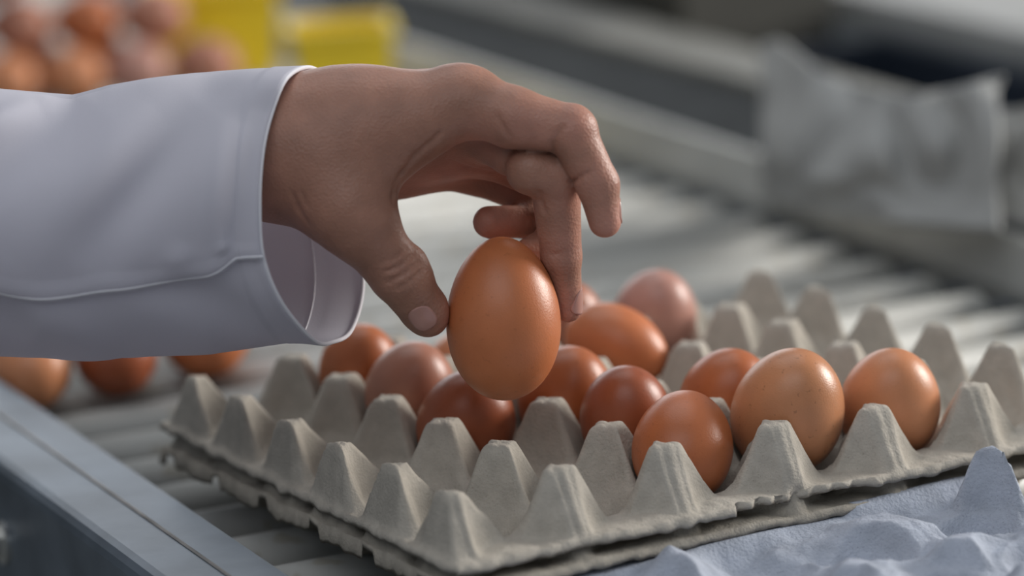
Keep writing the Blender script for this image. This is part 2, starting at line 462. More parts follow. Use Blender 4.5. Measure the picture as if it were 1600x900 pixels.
    V2 = V + (sh * np.array([0.3, 0.3, 2.0])).reshape(-1, 3) * 0.001
    n0 = nX * nY
    rim = np.concatenate([idx[:, 0], idx[-1, 1:], idx[-2::-1, -1], idx[0, -2:0:-1]])
    rn = np.roll(rim, -1)
    QR = np.stack([rim, rim + n0, rn + n0, rn], -1)
    return mesh_np(name, np.vstack([V, V2]), np.vstack([Q, Q[:, ::-1] + n0, QR]))

t1 = link('egg_tray', tray_mesh('egg_tray', 11, tear=(112, 176, 4.5)), PULP, loc=(0, 0, ZP))
tag(t1, 'grey moulded pulp egg tray holding brown eggs, uppermost of the nested pair', 'egg tray')
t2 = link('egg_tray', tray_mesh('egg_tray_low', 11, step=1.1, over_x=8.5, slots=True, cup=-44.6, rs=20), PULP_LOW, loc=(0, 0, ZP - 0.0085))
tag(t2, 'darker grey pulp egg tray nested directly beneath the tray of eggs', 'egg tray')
# third tray, crushed, tinted for blue skylight, nearer to the camera
S3 = np.full((6, 7), 0.35)
S3[:, 6] = [0.22, 0.2, 0.2, 0.18, 0.1, 1.0]
S3[:, 5] = [0.4, 0.3, 0.25, 0.3, 0.36, 0.5]
t3 = link('egg_tray', tray_mesh('egg_tray_crushed', 57, step=1.0, over_y=19.0, scale_post=S3, warp=1.2, rough=0.9, crumple=4.0, nx=5, ny=6, cup=-34.0, slim=(5, 6, 1.22)), PULP_SKYLIT)
co3 = np.array([v.co for v in t3.data.vertices])
near3 = np.hypot(co3[:, 0] - 0.231, co3[:, 1] - 0.2639) < 0.009
tip3 = co3[near3][np.argmax(co3[near3][:, 2])]
dv3 = M.T @ np.array([(1553 - 800) / F, (697 - 450) / F, 1.0])
t3.location = CAM + (ZP - 0.0155 - CAM[2]) / dv3[2] * dv3 - tip3      # its one whole post stands just beyond the rim of the pair
tag(t3, 'crushed pulp egg tray tinted for blue skylight, with one tall post, before the nested trays', 'egg tray')

# ------------------------------------------------------------------ eggs
def egg_profile(a, b, k=0.16, n=40):
    """radius against height: a = half length, b = half width, blunt end down"""
    out = []
    for i in range(n + 1):
        t_ = math.pi * i / n
        zz = -math.cos(t_)
        out.append((b * math.sin(t_) * (1 - k * zz * 0.5 - 0.05 * k * zz * zz), a * zz))
    return out

def egg_mesh(name, a, b, k=0.16, n=40, seg=64):
    bm = bmesh.new()
    pr = egg_profile(a, b, k, n)
    rings = []
    for i, (r_, z_) in enumerate(pr):
        if i in (0, n):
            rings.append([bm.verts.new((0, 0, z_))])
        else:
            rings.append([bm.verts.new((r_ * math.cos(2 * math.pi * s / seg), r_ * math.sin(2 * math.pi * s / seg), z_)) for s in range(seg)])
    for i in range(n):
        A, B = rings[i], rings[i + 1]
        for s in range(seg):
            q = (s + 1) % seg
            if len(A) == 1: bm.faces.new((A[0], B[q], B[s]))
            elif len(B) == 1: bm.faces.new((A[s], A[q], B[0]))
            else: bm.faces.new((A[s], A[q], B[q], B[s]))
    return bm_mesh(name, bm)

def put_egg(center, a, b, kind, label, group=None, tilt=(0, 0, 0), flip=False):
    me = egg_mesh('egg', a, b)
    o = link('egg', me, EGG[kind], loc=tuple(center))
    o.rotation_euler = tilt
    tag(o, label, 'egg', group)
    return o

def settle(o, iters=60):
    """nudge an egg out of the cup walls"""
    xs, ys, z = HEIGHT['egg_tray']; st = xs[1] - xs[0]
    gx_, gy_ = np.gradient(z, st)
    vv = np.array([v.co for v in o.data.vertices])[::3]
    R3 = np.array(o.rotation_euler.to_matrix()); vv = vv @ R3.T
    for _ in range(iters):
        p = (vv + np.array(o.location) - np.array([0, 0, ZP])) * 1000
        i = np.clip(((p[:, 0] - xs[0]) / st).round().astype(int), 0, len(xs) - 1)
        j = np.clip(((p[:, 1] - ys[0]) / st).round().astype(int), 0, len(ys) - 1)
        pen = z[i, j] + 0.15 - p[:, 2]
        m_ = pen > 0
        if not m_.any(): break
        g = -np.stack([gx_[i, j], gy_[i, j], -np.ones(len(i))], -1)[m_]
        g /= np.linalg.norm(g, axis=1, keepdims=True)
        d_ = (g * np.minimum(pen[m_], 2)[:, None]).sum(0)
        o.location = Vector(o.location) + Vector(d_ / (np.linalg.norm(d_) + 1e-9) * 0.00015)

# (cell, image column, image row of the crown, half width in px, shell, label, tilt, half length / half width)
TRAY_EGGS = [
    ((2, 0), 1061, 616, 79, 'brown', 'deep brown egg in the front row, just left of the large speckled tan egg', (0.25, 0.15, 0), 1.22),
    ((3, 0), 1211, 552, 88, 'tan', 'large speckled tan egg with a bright shine, in the front row of the tray', (0.15, 0.25, 0), 1.26),
    ((4, 0), 1384, 548, 79, 'peach', 'light peach brown egg at the right end of the front row, standing alone', (0.1, -0.2, 0), 1.25),
    ((2, 1), 978, 569, 72, 'dark', 'dark reddish brown egg behind the deep brown front egg', (0.2, -0.3, 0), 1.2),
    ((3, 1), 1137, 542, 76, 'brown', 'plain brown egg half hidden behind the speckled tan egg', (0.2, 0.1, 0), 1.2),
    ((1, 2), 722, 581, 77, 'dark', 'dark brown egg directly below and left of the held egg', (0.1, 0.35, 0), 1.2),
    ((2, 2), 884, 538, 74, 'brown', 'brown egg with a soft shine, partly behind the right side of the held egg', (0.2, 0.3, 0), 1.2),
    ((1, 3), 642, 531, 71, 'mauve', 'dull mauve brown egg under the thumb tip', (0.1, 0.2, 0), 1.2),
    ((1, 4), 562, 504, 63, 'brown', 'brown egg under the coat cuff, at the back left of the tray', (0.1, 0.1, 0), 1.2),
    ((2, 4), 722, 515, 62, 'peach', 'peach egg almost hidden behind the thumb tip and the held egg', (0, 0, 0), 1.2),
    ((3, 4), 884, 436, 62, 'mauve', 'dusky rose egg behind the middle fingertip', (0, 0, 0), 1.25),
    ((4, 4), 1023, 419, 66, 'pink', 'pale pink egg standing highest at the back of the tray', (0, 0.05, 0), 1.25),
]
for (i, j), u, vtop, hw, kind, label, tilt, ratio in TRAY_EGGS:
    c0 = np.array([(i + 0.5) * PX, (j + 0.5) * PY, 0]) * 0.001
    dep = project((c0[0], c0[1], ZP))[2]
    b = hw * dep / F
    a = b * ratio
    vext = math.hypot(a * 0.74, b * 0.66)
    vc = vtop + vext * F / dep
    for _ in range(3):
        p = at(u, vc, dep)
        d_ = M.T @ np.array([0, 0, 1.0])
        # slide along the line of sight to stay over its own cup
        s = ((c0[:2] - p[:2]) @ d_[:2]) / (d_[:2] @ d_[:2])
        dep = dep + s * 0.999
    p = at(u, vc, dep)
    b = hw * dep / F; a = b * ratio
    ax_ = M.T @ np.array([0.35 * tilt[1] + 0.1, -0.74, -0.66 if tilt[0] < 0.22 else 0.62])
    o_ = put_egg(p, a, b, kind, label, 'brown eggs in the pulp tray', Vector(ax_).to_track_quat('Z', 'Y').to_euler())
    settle(o_)
# the amber egg lying tipped on its side in the fourth row
p = at(965, 541, project(((3 + .5) * .047, (3 + .5) * .04465, ZP))[2] - 0.004)
o_ = put_egg(p, 0.0225, 0.0166, 'amber', 'amber egg lying tipped on its side in the middle of the tray', 'brown eggs in the pulp tray',
        Vector(M.T @ np.array([0.90, 0.38, -0.18])).to_track_quat('Z', 'Y').to_euler())
settle(o_)

# loose eggs on the rollers behind the sleeve
for u, vb, hw, kind, label in [(60, 640, 63, 'peach', 'loose brown egg on the rollers under the sleeve, beside the left steel rail'),
                               (192, 620, 65, 'dark', 'loose dark brown egg on the rollers under the sleeve, second from the left steel rail'),
                               (331, 592, 70, 'amber', 'loose amber egg on the rollers under the sleeve, nearest the tray corner')]:
    dv = M.T @ np.array([(u - 800) / F, (vb - 450) / F, 1.0])
    tt = (0.0 - CAM[2]) / dv[2]
    base = CAM + tt * dv
    b = hw * tt / F
    put_egg((base[0], base[1] + b * 0.3, b * 1.02), b * 1.28, b, kind, label, 'loose eggs on the rollers', Vector((0.25, 0.97, 0.0)).to_track_quat('Z', 'Y').to_euler())

# ------------------------------------------------------------------ the held egg
D0 = FOCUS
EGC = at(786.5, 498, D0)
EA, EB = 128.5 / F * D0, 89.5 / F * D0
upv = M.T @ np.array([-0.03, -1.0, -0.10])
held = put_egg(EGC, EA, EB, 'amber', 'amber brown egg held upright between thumb and middle finger above the tray', None,
               Vector(upv).to_track_quat('Z', 'Y').to_euler())

# ------------------------------------------------------------------ person: hand, sleeve
def loc(u, v, w):
    """pixel and depth offset (mm, away from the viewer) -> view-aligned mm"""
    dep = D0 * 1000 + w
    return np.array([(u - 800) / F * dep, -(v - 450) / F * dep, -w], dtype=np.float32)
def loc_to_world(P):
    P = np.asarray(P, float)
    c = np.stack([P[..., 0], -P[..., 1], D0 * 1000 - P[..., 2]], -1) * 0.001
    return CAM + c @ M
PXMM = D0 * 1000 / F                            # mm for one pixel at the hand

H = 0.9
lo = loc(250, 560, 95); hi = loc(1000, 70, -75)
lo[2], hi[2] = -100, 72
gx = np.arange(lo[0], hi[0], H, dtype=np.float32); gy = np.arange(lo[1], hi[1], H, dtype=np.float32); gz = np.arange(lo[2], hi[2], H, dtype=np.float32)

def cone(P, a, b):
    """round cone distance; a and b are (u, v, w, radius in px)"""
    A = loc(*a[:3]); B = loc(*b[:3]); r1 = np.float32(a[3] * PXMM); r2 = np.float32(b[3] * PXMM)
    BA = B - A; L2 = float(BA @ BA)
    x = P[0] - A[0]; y = P[1] - A[1]; z = P[2] - A[2]
    t_ = np.clip((x * BA[0] + y * BA[1] + z * BA[2]) / np.float32(L2), 0, 1)
    x = x - t_ * BA[0]; y = y - t_ * BA[1]; z = z - t_ * BA[2]
    return np.sqrt(x * x + y * y + z * z) - (r1 + (r2 - r1) * t_)
def smin(a, b, k):
    h = np.maximum(k - np.abs(a - b), 0) / np.float32(k)
    return np.minimum(a, b) - h * h * np.float32(k * 0.25)

PALM = [  # forearm, wrist, metacarpals
    ((120, 276, -6, 104), (440, 226, -8, 94), 12), ((120, 282, 22, 96), (440, 232, 20, 88), 12),
    ((440, 226, -8, 94), (560, 202, -14, 84), 14),
    ((440, 232, 20, 86), (600, 236, 34, 66), 14),
    ((540, 196, -14, 82), (716, 158, -18, 50), 14),
    ((560, 200, 2, 78), (735, 180, 4, 46), 14),
    ((580, 214, 20, 70), (740, 222, 26, 44), 14),
    ((600, 236, 34, 64), (738, 262, 44, 38), 14),
    ((470, 262, -14, 80), (545, 330, -24, 56), 16),       # thenar
    ((520, 258, -18, 66), (660, 196, -22, 40), 14),       # web to the index finger
]
FINGERS = {
    'index': [((720, 157, -18, 50), (800, 183, -22, 46.5)), ((800, 183, -22, 46.5), (892, 203, -24, 38)),
              ((892, 204, -24, 38), (934, 288, -22, 33)), ((934, 288, -22, 32.5), (945, 346, -20, 25.5))],
    'middle': [((742, 186, 4, 46), (800, 236, -6, 40)), ((829, 266, -15, 39), (866, 275, -13, 40)),
               ((867, 277, -12, 40), (877, 400, 1, 32)), ((877, 400, 1, 31), (888, 482, 11, 22))],
    'ring': [((745, 228, 26, 42), (870, 288, 22, 35)), ((870, 290, 22, 35), (866, 375, 26, 27)), ((866, 375, 26, 27), (826, 392, 20, 22))],
    'pinky': [((742, 266, 44, 38), (828, 308, 40, 29)), ((828, 310, 40, 29), (826, 346, 34, 27)), ((826, 346, 34, 26.5), (764, 347, 26, 26))],
    'thumb': [((545, 330, -24, 56), (572, 362, -24, 50)), ((568, 358, -24, 50), (622, 428, -18, 45)), ((622, 428, -18, 44.5), (663, 484, -8, 37.5)), ((663, 484, -8, 37), (669, 494, -6, 33))],
}
KP = {'index': 7.0, 'middle': 9.0, 'ring': 4.0, 'pinky': 5.0, 'thumb': 12.0}
CREASE_UV = [  # skin creases as the viewer sees them: (points, radius mm)
    ([(864, 238), (865, 224), (871, 210), (880, 199)], 0.75),
    ([(892, 283), (904, 278), (919, 270)], 0.65),
    ([(602, 424), (626, 415), (646, 398)], 0.50), ([(607, 440), (633, 427), (654, 409)], 0.60), ([(598, 411), (620, 402), (636, 388)], 0.35), ([(620, 452), (641, 439), (660, 420)], 0.35),
    ([(613, 312), (627, 272), (650, 242), (688, 208)], 0.8),
    ([(457, 302), (466, 325), (480, 348)], 0.5), ([(470, 300), (480, 322)], 0.35),
    ([(842, 300), (845, 315), (852, 332)], 0.6),
    ([(778, 182), (786, 198), (795, 212)], 0.5),
    ([(840, 392), (860, 398), (880, 396)], 0.35), ([(700, 250), (730, 262), (770, 270)], 0.6),
]
CREASE = []
def hand_sdf(P):
    d = None
    for a, b, k in PALM:
        c = cone(P, a, b)
        d = c if d is None else smin(d, c, k)
    # knuckle and tendon relief
    for a, b, k in [((700, 132, -14, 22), (745, 136, -16, 24), 6), ((560, 136, -4, 22), (690, 128, 2, 18), 6), ((655, 121, 8, 13), (684, 120, 8, 14), 5), ((680, 218, 14, 42), (764, 226, 16, 38), 16)]:
        d = smin(d, cone(P, a, b), k)
    total = d
    for f, segs in FINGERS.items():
        e = smin(d, cone(P, *segs[0]), KP[f])
        rest = None
        for s_ in segs[1:]:
            c = cone(P, *s_)
            rest = c if rest is None else smin(rest, c, 2.0)
        if f == 'index': rest = smin(rest, cone(P, (896, 192, -24, 26), (904, 200, -24, 26)), 3)
        if f == 'middle': rest = smin(rest, cone(P, (878, 262, -12, 30), (882, 276, -11, 28)), 3)
        if f == 'thumb': rest = smin(rest, cone(P, (640, 412, -18, 26), (650, 430, -16, 24)), 4)
        e = smin(e, rest, 1.6 if f == 'middle' else 3.0)
        total = np.minimum(total, e)
    for a, b, r_ in CREASE:
        g = cone(P, (*a, r_ / PXMM), (*b, r_ / PXMM))
        total = np.where(g < 2.0, np.maximum(total, -g) + (np.maximum(1.4 - np.abs(total + g), 0) / 1.4) ** 2 * 0.35, total)
    # the shell of the held egg presses into the finger pads
    ec = loc(786.5, 498, 0); up = np.array([-0.03, 1.0, 0.10]); up = up / np.linalg.norm(up)
    x = P[0] - ec[0]; y = P[1] - ec[1]; z = P[2] - ec[2]
    h_ = (x * up[0] + y * up[1] + z * up[2]) / (EA * 1000)
    q2 = x * x + y * y + z * z - (h_ * EA * 1000) ** 2
    rad = EB * 1000 * (1 - 0.08 * h_)
    ke = np.sqrt(np.maximum(q2, 0) / rad ** 2 + h_ * h_)
    total = np.maximum(total, -(ke - 1.0) * EB * 1000 + 0.05)
    return total.astype(np.float32)

def surface_nets(D, o, h):
    S = D < 0
    nx, ny, nz = D.shape
    c = np.zeros((nx - 1, ny - 1, nz - 1), np.uint8)
    for i in (0, 1):
        for j in (0, 1):
            for k_ in (0, 1):
                c += S[i:nx - 1 + i, j:ny - 1 + j, k_:nz - 1 + k_]
    act = np.argwhere((c > 0) & (c < 8))
    idm = -np.ones(c.shape, np.int64); idm[tuple(act.T)] = np.arange(len(act))
    acc = np.zeros((len(act), 3)); cnt = np.zeros(len(act))
    corners = [(i, j, k_) for i in (0, 1) for j in (0, 1) for k_ in (0, 1)]
    for a in corners:
        for ax in range(3):
            if a[ax]: continue
            b = list(a); b[ax] = 1
            da = D[tuple((act + a).T)]; db = D[tuple((act + b).T)]
            m_ = (da < 0) != (db < 0)
            tt_ = np.where(m_, da / np.where(m_, da - db, 1), 0)
            p_ = np.array(a, float) + tt_[:, None] * (np.array(b) - np.array(a))
            acc[m_] += p_[m_]; cnt[m_] += 1
    V = (act + acc / cnt[:, None]) * h + np.array(o)
    faces = []
    for ax in range(3):
        sl0 = [slice(None)] * 3; sl1 = [slice(None)] * 3
        sl0[ax] = slice(0, -1); sl1[ax] = slice(1, None)
        ch = np.argwhere(S[tuple(sl0)] != S[tuple(sl1)])
        b_, c_ = (ax + 1) % 3, (ax + 2) % 3
        ok = (ch[:, b_] > 0) & (ch[:, c_] > 0) & (ch[:, b_] < D.shape[b_] - 1) & (ch[:, c_] < D.shape[c_] - 1)
        ch = ch[ok]
        eb = np.zeros(3, int); eb[b_] = 1; ec_ = np.zeros(3, int); ec_[c_] = 1
        q = np.stack([idm[tuple((ch - eb - ec_).T)], idm[tuple((ch - ec_).T)], idm[tuple(ch.T)], idm[tuple((ch - eb).T)]], -1)
        inside = S[tuple(ch.T)]
        q = np.where(inside[:, None], q, q[:, ::-1])
        faces.append(q)
    return V, np.vstack(faces)

GX, GY, GZ = np.meshgrid(gx, gy, gz, indexing='ij')
Dd = hand_sdf((GX, GY, GZ))
# lay the creases on the skin found by looking along the view axis, then cut them
def skin_w(u, v):
    ws = np.arange(-70, 70, 0.4)
    Q_ = np.array([loc(u, v, w) for w in ws])
    d_ = hand_sdf((Q_[:, 0], Q_[:, 1], Q_[:, 2]))
    k_ = np.argmax(d_ < 0)
    return ws[k_] if (d_ < 0).any() else None
NEWC = []
for pts_, r_ in CREASE_UV:
    q_ = [(u, v, skin_w(u, v)) for u, v in pts_]
    q_ = [p_ for p_ in q_ if p_[2] is not None]
    for p_, n_ in zip(q_[:-1], q_[1:]):
        if abs(p_[2] - n_[2]) < 12: NEWC.append((p_, n_, r_))
CREASE.extend(NEWC)
Dd = hand_sdf((GX, GY, GZ))
# close the forearm inside the sleeve
Dd = np.maximum(Dd, (lo[0] + 3) - GX)
HV, HF = surface_nets(Dd, (gx[0], gy[0], gz[0]), H)
# light smoothing of the grid steps
def laplace(V, Fq, it, lam=0.5):
    e = np.vstack([Fq[:, [0, 1]], Fq[:, [1, 2]], Fq[:, [2, 3]], Fq[:, [3, 0]]])
    n = len(V)
    deg = np.bincount(e.ravel(), minlength=n).astype(float)
    for _ in range(it):
        s_ = np.stack([np.bincount(e[:, 0], V[e[:, 1], k_], n) + np.bincount(e[:, 1], V[e[:, 0], k_], n) for k_ in range(3)], -1)
        V = V + lam * (s_ / deg[:, None] - V)
    return V
HV = laplace(HV, HF, 2, 0.5)

person = empty('person', tuple(loc_to_world(loc(300, 330, 0))))
tag(person, 'person in a white coat reaching in to hold one egg between thumb and finger', 'person')
P0 = np.array(person.location)
def plink(name, verts_world, faces, m, parent=None):
    me = mesh_np(name, np.asarray(verts_world) - P0, faces)
    return link(name, me, m, parent or person)
hand = plink('hand', loc_to_world(HV), HF, SKIN)
# redness attribute: palm, finger pads, knuckles, and brighter light on the fingers
red = np.full(len(HV), 0.12)
for u, v, w, rad, s_ in [(955, 350, -22, 44, .75), (905, 190, -36, 50, .6), (830, 205, -40, 62, .65), (930, 280, -26, 50, .5), (892, 480, 8, 50, .7), (880, 290, -10, 60, .5),
                         (690, 265, 20, 90, .85), (760, 205, -20, 60, .55), (765, 350, 26, 60, .7), (690, 500, -8, 42, .45), (625, 425, -36, 40, .3), (720, 130, -20, 40, .2), (640, 280, -10, 46, .6), (880, 390, -10, 60, .45)]:
    dd_ = np.linalg.norm(HV - loc(u, v, w), axis=1) / (rad * PXMM)
    red = np.maximum(red, s_ * np.exp(-dd_ ** 2))
at_ = hand.data.attributes.new('redness_and_light', 'FLOAT', 'POINT')
at_.data.foreach_set('value', red.astype(np.float32))

def nail(u, v, w, axis, normal, length, width, curl=0.5):
    """a curved nail plate laid on the fingertip; axis runs to the free edge (u, v, w directions)"""
    if normal is None:                           # seen from the front: on the skin at (u, v)
        c = loc(u, v, skin_w(u, v)).astype(float)
    else:                                        # from the finger's core outwards along the given direction
        c = loc(u, v, w).astype(float)
        n = np.array([normal[0], -normal[1], -normal[2]], float); n /= np.linalg.norm(n)
        for _ in range(40):
            d_ = float(hand_sdf(tuple(np.array([q_]) for q_ in c))[0]); c = c - n * d_ * 0.7
    def grad(p):
        return np.array([float(hand_sdf(tuple(np.array([q_]) for q_ in p + e_))[0] - hand_sdf(tuple(np.array([q_]) for q_ in p - e_))[0]) for e_ in np.eye(3) * 1.2])
    n = grad(c)
    a = np.array([axis[0], -axis[1], -axis[2]], float)
    n /= np.linalg.norm(n); a -= n * (a @ n); a /= np.linalg.norm(a)
    b = np.cross(a, n)
    NU, NV = 14, 12
    P = []
    for i in range(NU + 1):
        s_ = -1 + 2 * i / NU
        wd = width / 2 * (max(0.04, 1 - abs(s_) ** 2.6) ** 0.5 if s_ < 0 else max(0.06, 1 - s_ ** 4) ** 0.5)
        for j in range(NV + 1):
            q = -1 + 2 * j / NV
            P.append(c + a * s_ * length / 2 + b * q * wd + n * (3 - curl * (q * wd) ** 2 * 0.1))
    P = np.array(P)
    for _ in range(14):                          # drop the plate on the skin
        d_ = hand_sdf((P[:, 0], P[:, 1], P[:, 2]))
        P = P - n * (np.clip(d_ - 0.30, -1.5, 1.5) * 0.7)[:, None]
    e = np.linspace(-1, 1, NU + 1)
    P = P + n * (np.clip(e - 0.6, 0, 1) * 0.35).repeat(NV + 1)[:, None]
    nn = len(P)
    V = np.vstack([P, P - n * 0.7])
    idx = np.arange(nn).reshape(NU + 1, NV + 1)
    Q = np.stack([idx[:-1, :-1], idx[1:, :-1], idx[1:, 1:], idx[:-1, 1:]], -1).reshape(-1, 4)
    rim = np.concatenate([idx[:, 0], idx[-1, 1:], idx[-2::-1, -1], idx[0, -2:0:-1]]); rn = np.roll(rim, -1)
    Fq = np.vstack([Q, Q[:, ::-1] + nn, np.stack([rim, rim + nn, rn + nn, rn], -1)])
    o = plink('fingernail', loc_to_world(V), Fq, NAIL, hand)
    return o
nail(660, 498, 0, (0.50, 0.86, 0.1), None, 11.5, 9.6)
nail(884, 472, 9, (0.1, 0.98, 0.08), (0.90, -0.05, -0.30), 10.5, 8.0)
nail(942, 334, -20, (0.2, 0.97, 0.03), (0.93, -0.2, 0.30), 10.0, 8.6)
nail(838, 387, 22, (-0.9, 0.35, -0.2), (0.2, 0.9, 0.3), 9.5, 8.0)
nail(774, 347, 28, (-1, 0.02, -0.2), (0.05, 0.9, 0.42), 8.5, 7.0)

# sleeve --------------------------------------------------------------
RIM = [(486, 108, 2), (448, 124, -27), (424, 180, -36), (410, 240, -44), (405, 318, -48), (411, 400, -46), (440, 472, -36),
       (490, 529, -16), (520, 532, 2), (550, 512, 24), (567, 440, 46), (552, 330, 62), (534, 220, 60), (512, 138, 40)]
def closed_spline(pts, n):
    P = np.array(pts, float); m_ = len(P); out = []
    for i in range(n):
        t_ = i / n * m_; k_ = int(t_); f_ = t_ - k_
        p0, p1, p2, p3 = P[(k_ - 1) % m_], P[k_ % m_], P[(k_ + 1) % m_], P[(k_ + 2) % m_]
        out.append(0.5 * ((2 * p1) + (-p0 + p2) * f_ + (2 * p0 - 5 * p1 + 4 * p2 - p3) * f_ ** 2 + (-p0 + 3 * p1 - 3 * p2 + p3) * f_ ** 3))
    return np.array(out)
NR = 168
rim = closed_spline(RIM, NR)                      # (u, v, w) of the cuff edge; index NR*5/14 is the seam
JS = NR * 5 // 14
phi_rim = np.linspace(0, 1, NR, endpoint=False)
# matching angles on the round end sections: 0 top, then towards the viewer
key_j = [0, 1, 2, 3, 4, 5, 6, 7, 8, 9, 10, 11, 12, 13, 14]
key_a = [0, 26, 50, 72, 92, 121, 146, 168, 182, 206, 238, 270, 302, 332, 360]
ang = np.radians(np.interp(phi_rim * 14, key_j, key_a))
stations = np.concatenate([np.linspace(0, 0.35, 70), np.linspace(0.36, 1.0, 70)])
U_END = -900.0
def lerp(a, b, t_): return a + (b - a) * t_
SV = []
for s_ in stations:
    uc = lerp(486, U_END, s_)
    # outline heights seen in the photograph, by image column
    top = np.interp(uc, [-960, -200, 0, 60, 115, 170, 230, 300, 400, 486], [120, 142, 141, 143, 146, 132, 124, 118, 112, 108])
    bot = np.interp(uc, [-960, -200, 0, 200, 330, 440, 500], [640, 566, 556, 554, 549, 538, 531])
    cv, hv = (top + bot) / 2, (bot - top) / 2
    hw_ = lerp(55, 68, min(1, s_ * 1.5))
    ring_v = cv - hv * np.cos(ang)
    ring_w = 2 - hw_ * np.sin(ang)
    f_ = min(1.0, s_ / 0.13); f_ = f_ * f_ * (3 - 2 * f_)
    u_ = rim[:, 0] + (uc - 486) + (0 - (rim[:, 0] - 486)) * f_
    v_ = lerp(rim[:, 1], ring_v, f_); w_ = lerp(rim[:, 2], ring_w, f_)
    SV.append(np.stack([u_, v_, w_], -1))
SV = np.array(SV)                                  # station x ring x (u, v, w)
cx_ = SV.mean(1, keepdims=True)
# folds, fading out at the hem
Uu, Vv = SV[..., 0], SV[..., 1]
def fold(u, v, p, q, wid, amp):
    p = np.array(p, float); q = np.array(q, float); d_ = q - p; L_ = np.linalg.norm(d_); d_ /= L_
    t_ = np.clip((u - p[0]) * d_[0] + (v - p[1]) * d_[1], 0, L_)
    dist = np.hypot(u - p[0] - t_ * d_[0], v - p[1] - t_ * d_[1])
    return amp * np.exp(-(dist / wid) ** 2) * np.sin(np.pi * np.clip(t_ / L_, 0.06, 0.94))
near = (np.sin(ang) > 0)[None, :]
disp = (fold(Uu, Vv, (330, 150), (110, 430), 42, -5.0) + fold(Uu, Vv, (250, 150), (20, 420), 40, 3.0) + fold(Uu, Vv, (150, 140), (-60, 330), 46, -5.0)
        + fold(Uu, Vv, (380, 180), (300, 400), 40, 2.5) + fold(Uu, Vv, (180, 420), (420, 520), 34, -3.5) + fold(Uu, Vv, (20, 470), (200, 560), 40, 3.0)
        + fold(Uu, Vv, (70, 158), (-90, 240), 20, 4.0) + fold(Uu, Vv, (-40, 470), (60, 520), 40, -3) + fold(Uu, Vv, (345, 385), (352, 405), 14, 2.0) + fold(Uu, Vv, (255, 420), (300, 400), 18, 1.6))
disp = np.where(near, disp, 0.4 * smooth_noise(Uu * 0.02, Vv * 0.02, 5, 10, 0.3, 1.0))
disp += 0.7 * smooth_noise(Uu * 0.01, Vv * 0.01, 9, 14, 0.6, 2.2)
fade = np.clip(stations / 0.03, 0, 1)[:, None]
disp = disp * fade
# the upper panel laps over the lower one along the seam
jj = np.arange(NR)
lap = np.where(jj > JS, -1.9, 0) + np.where((jj <= JS) & (jj > JS - 3), 0.8, 0)
lap = lap * np.interp(jj, [0, JS + 1, JS + 26, NR], [1, 1, 0.0, 0.0])
disp += lap[None, :] * np.clip(stations / 0.012, 0.25, 1)[:, None]
# hem: doubled cloth near the cuff edge
hem = np.where(stations < 0.036, 0.55, 0.0)[:, None]
disp += hem
wave = 6 * np.sin(Uu / 74 + 0.4) + 3 * np.sin(Uu / 31)
seamw = np.exp(-((jj - JS) / 14.0) ** 2)[None, :] * np.clip(stations / 0.05, 0, 1)[:, None]
rad_v = SV[..., 1] - cx_[..., 1]; rad_w = (SV[..., 2] - cx_[..., 2]) / PXMM
rl = np.hypot(rad_v, rad_w) + 1e-6
SV[..., 1] += rad_v / rl * disp / PXMM + wave * seamw
SV[..., 2] += rad_w / rl * disp
depth_ = D0 * 1000 + SV[..., 2]
SL = np.stack([(SV[..., 0] - 800) / F * depth_, -(SV[..., 1] - 450) / F * depth_, -SV[..., 2]], -1)
ns = len(stations)
idx = np.arange(ns * NR).reshape(ns, NR)
idn = np.roll(idx, -1, axis=1)
Q = np.stack([idx[:-1], idn[:-1], idn[1:], idx[1:]], -1).reshape(-1, 4)
endc = SL[-1].mean(0)                              # gathered shut far outside the frame
ENDR = endc + (SL[-1] - endc) * 0.35
i2 = np.arange(NR) + ns * NR
cap = np.stack([idx[-1], np.roll(idx[-1], -1), np.roll(i2, -1), i2], -1)
fan = np.stack([i2[0:-2:2], i2[1:-1:2], i2[2::2], np.full(len(i2[2::2]), (ns + 1) * NR)], -1)
sleeve = plink('coat_sleeve', loc_to_world(np.vstack([SL.reshape(-1, 3), ENDR, endc[None]])), np.vstack([Q, cap, fan]), CLOTH)
so = sleeve.modifiers.new('thickness', 'SOLIDIFY'); so.thickness = 0.0008; so.offset = -1

def tube(name, pts_loc, r_, m_, parent, n=8, closed=False):
    P = np.asarray(pts_loc, float); k_ = len(P)
    V = []
    for i in range(k_):
        a = P[(i - 1) % k_] if closed or i else P[0]; b = P[(i + 1) % k_] if closed or i < k_ - 1 else P[-1]
        d_ = b - a; d_ /= np.linalg.norm(d_) + 1e-9
        x = np.cross(d_, [0.31, 0.12, 0.94]); x /= np.linalg.norm(x); y_ = np.cross(d_, x)
        for j in range(n):
            t_ = 2 * math.pi * j / n
            V.append(P[i] + r_ * (math.cos(t_) * x + math.sin(t_) * y_))
    fs = []
    for i in range(k_ if closed else k_ - 1):
        for j in range(n):
            A, B = i * n, ((i + 1) % k_) * n
            fs.append((A + j, A + (j + 1) % n, B + (j + 1) % n, B + j))
    return plink(name, loc_to_world(np.array(V)), fs, m_, parent)
tube('cuff_edge', SL[0], 0.85, THREAD, sleeve, 8, True)
tube('seam', SL[:, JS] + np.array([0, 0.1, 0.6]), 0.6, THREAD, sleeve)
tube('hem_stitch', SL[int(np.argmax(stations > 0.036)), :] + 0, 0.28, THREAD, sleeve, 6, True)

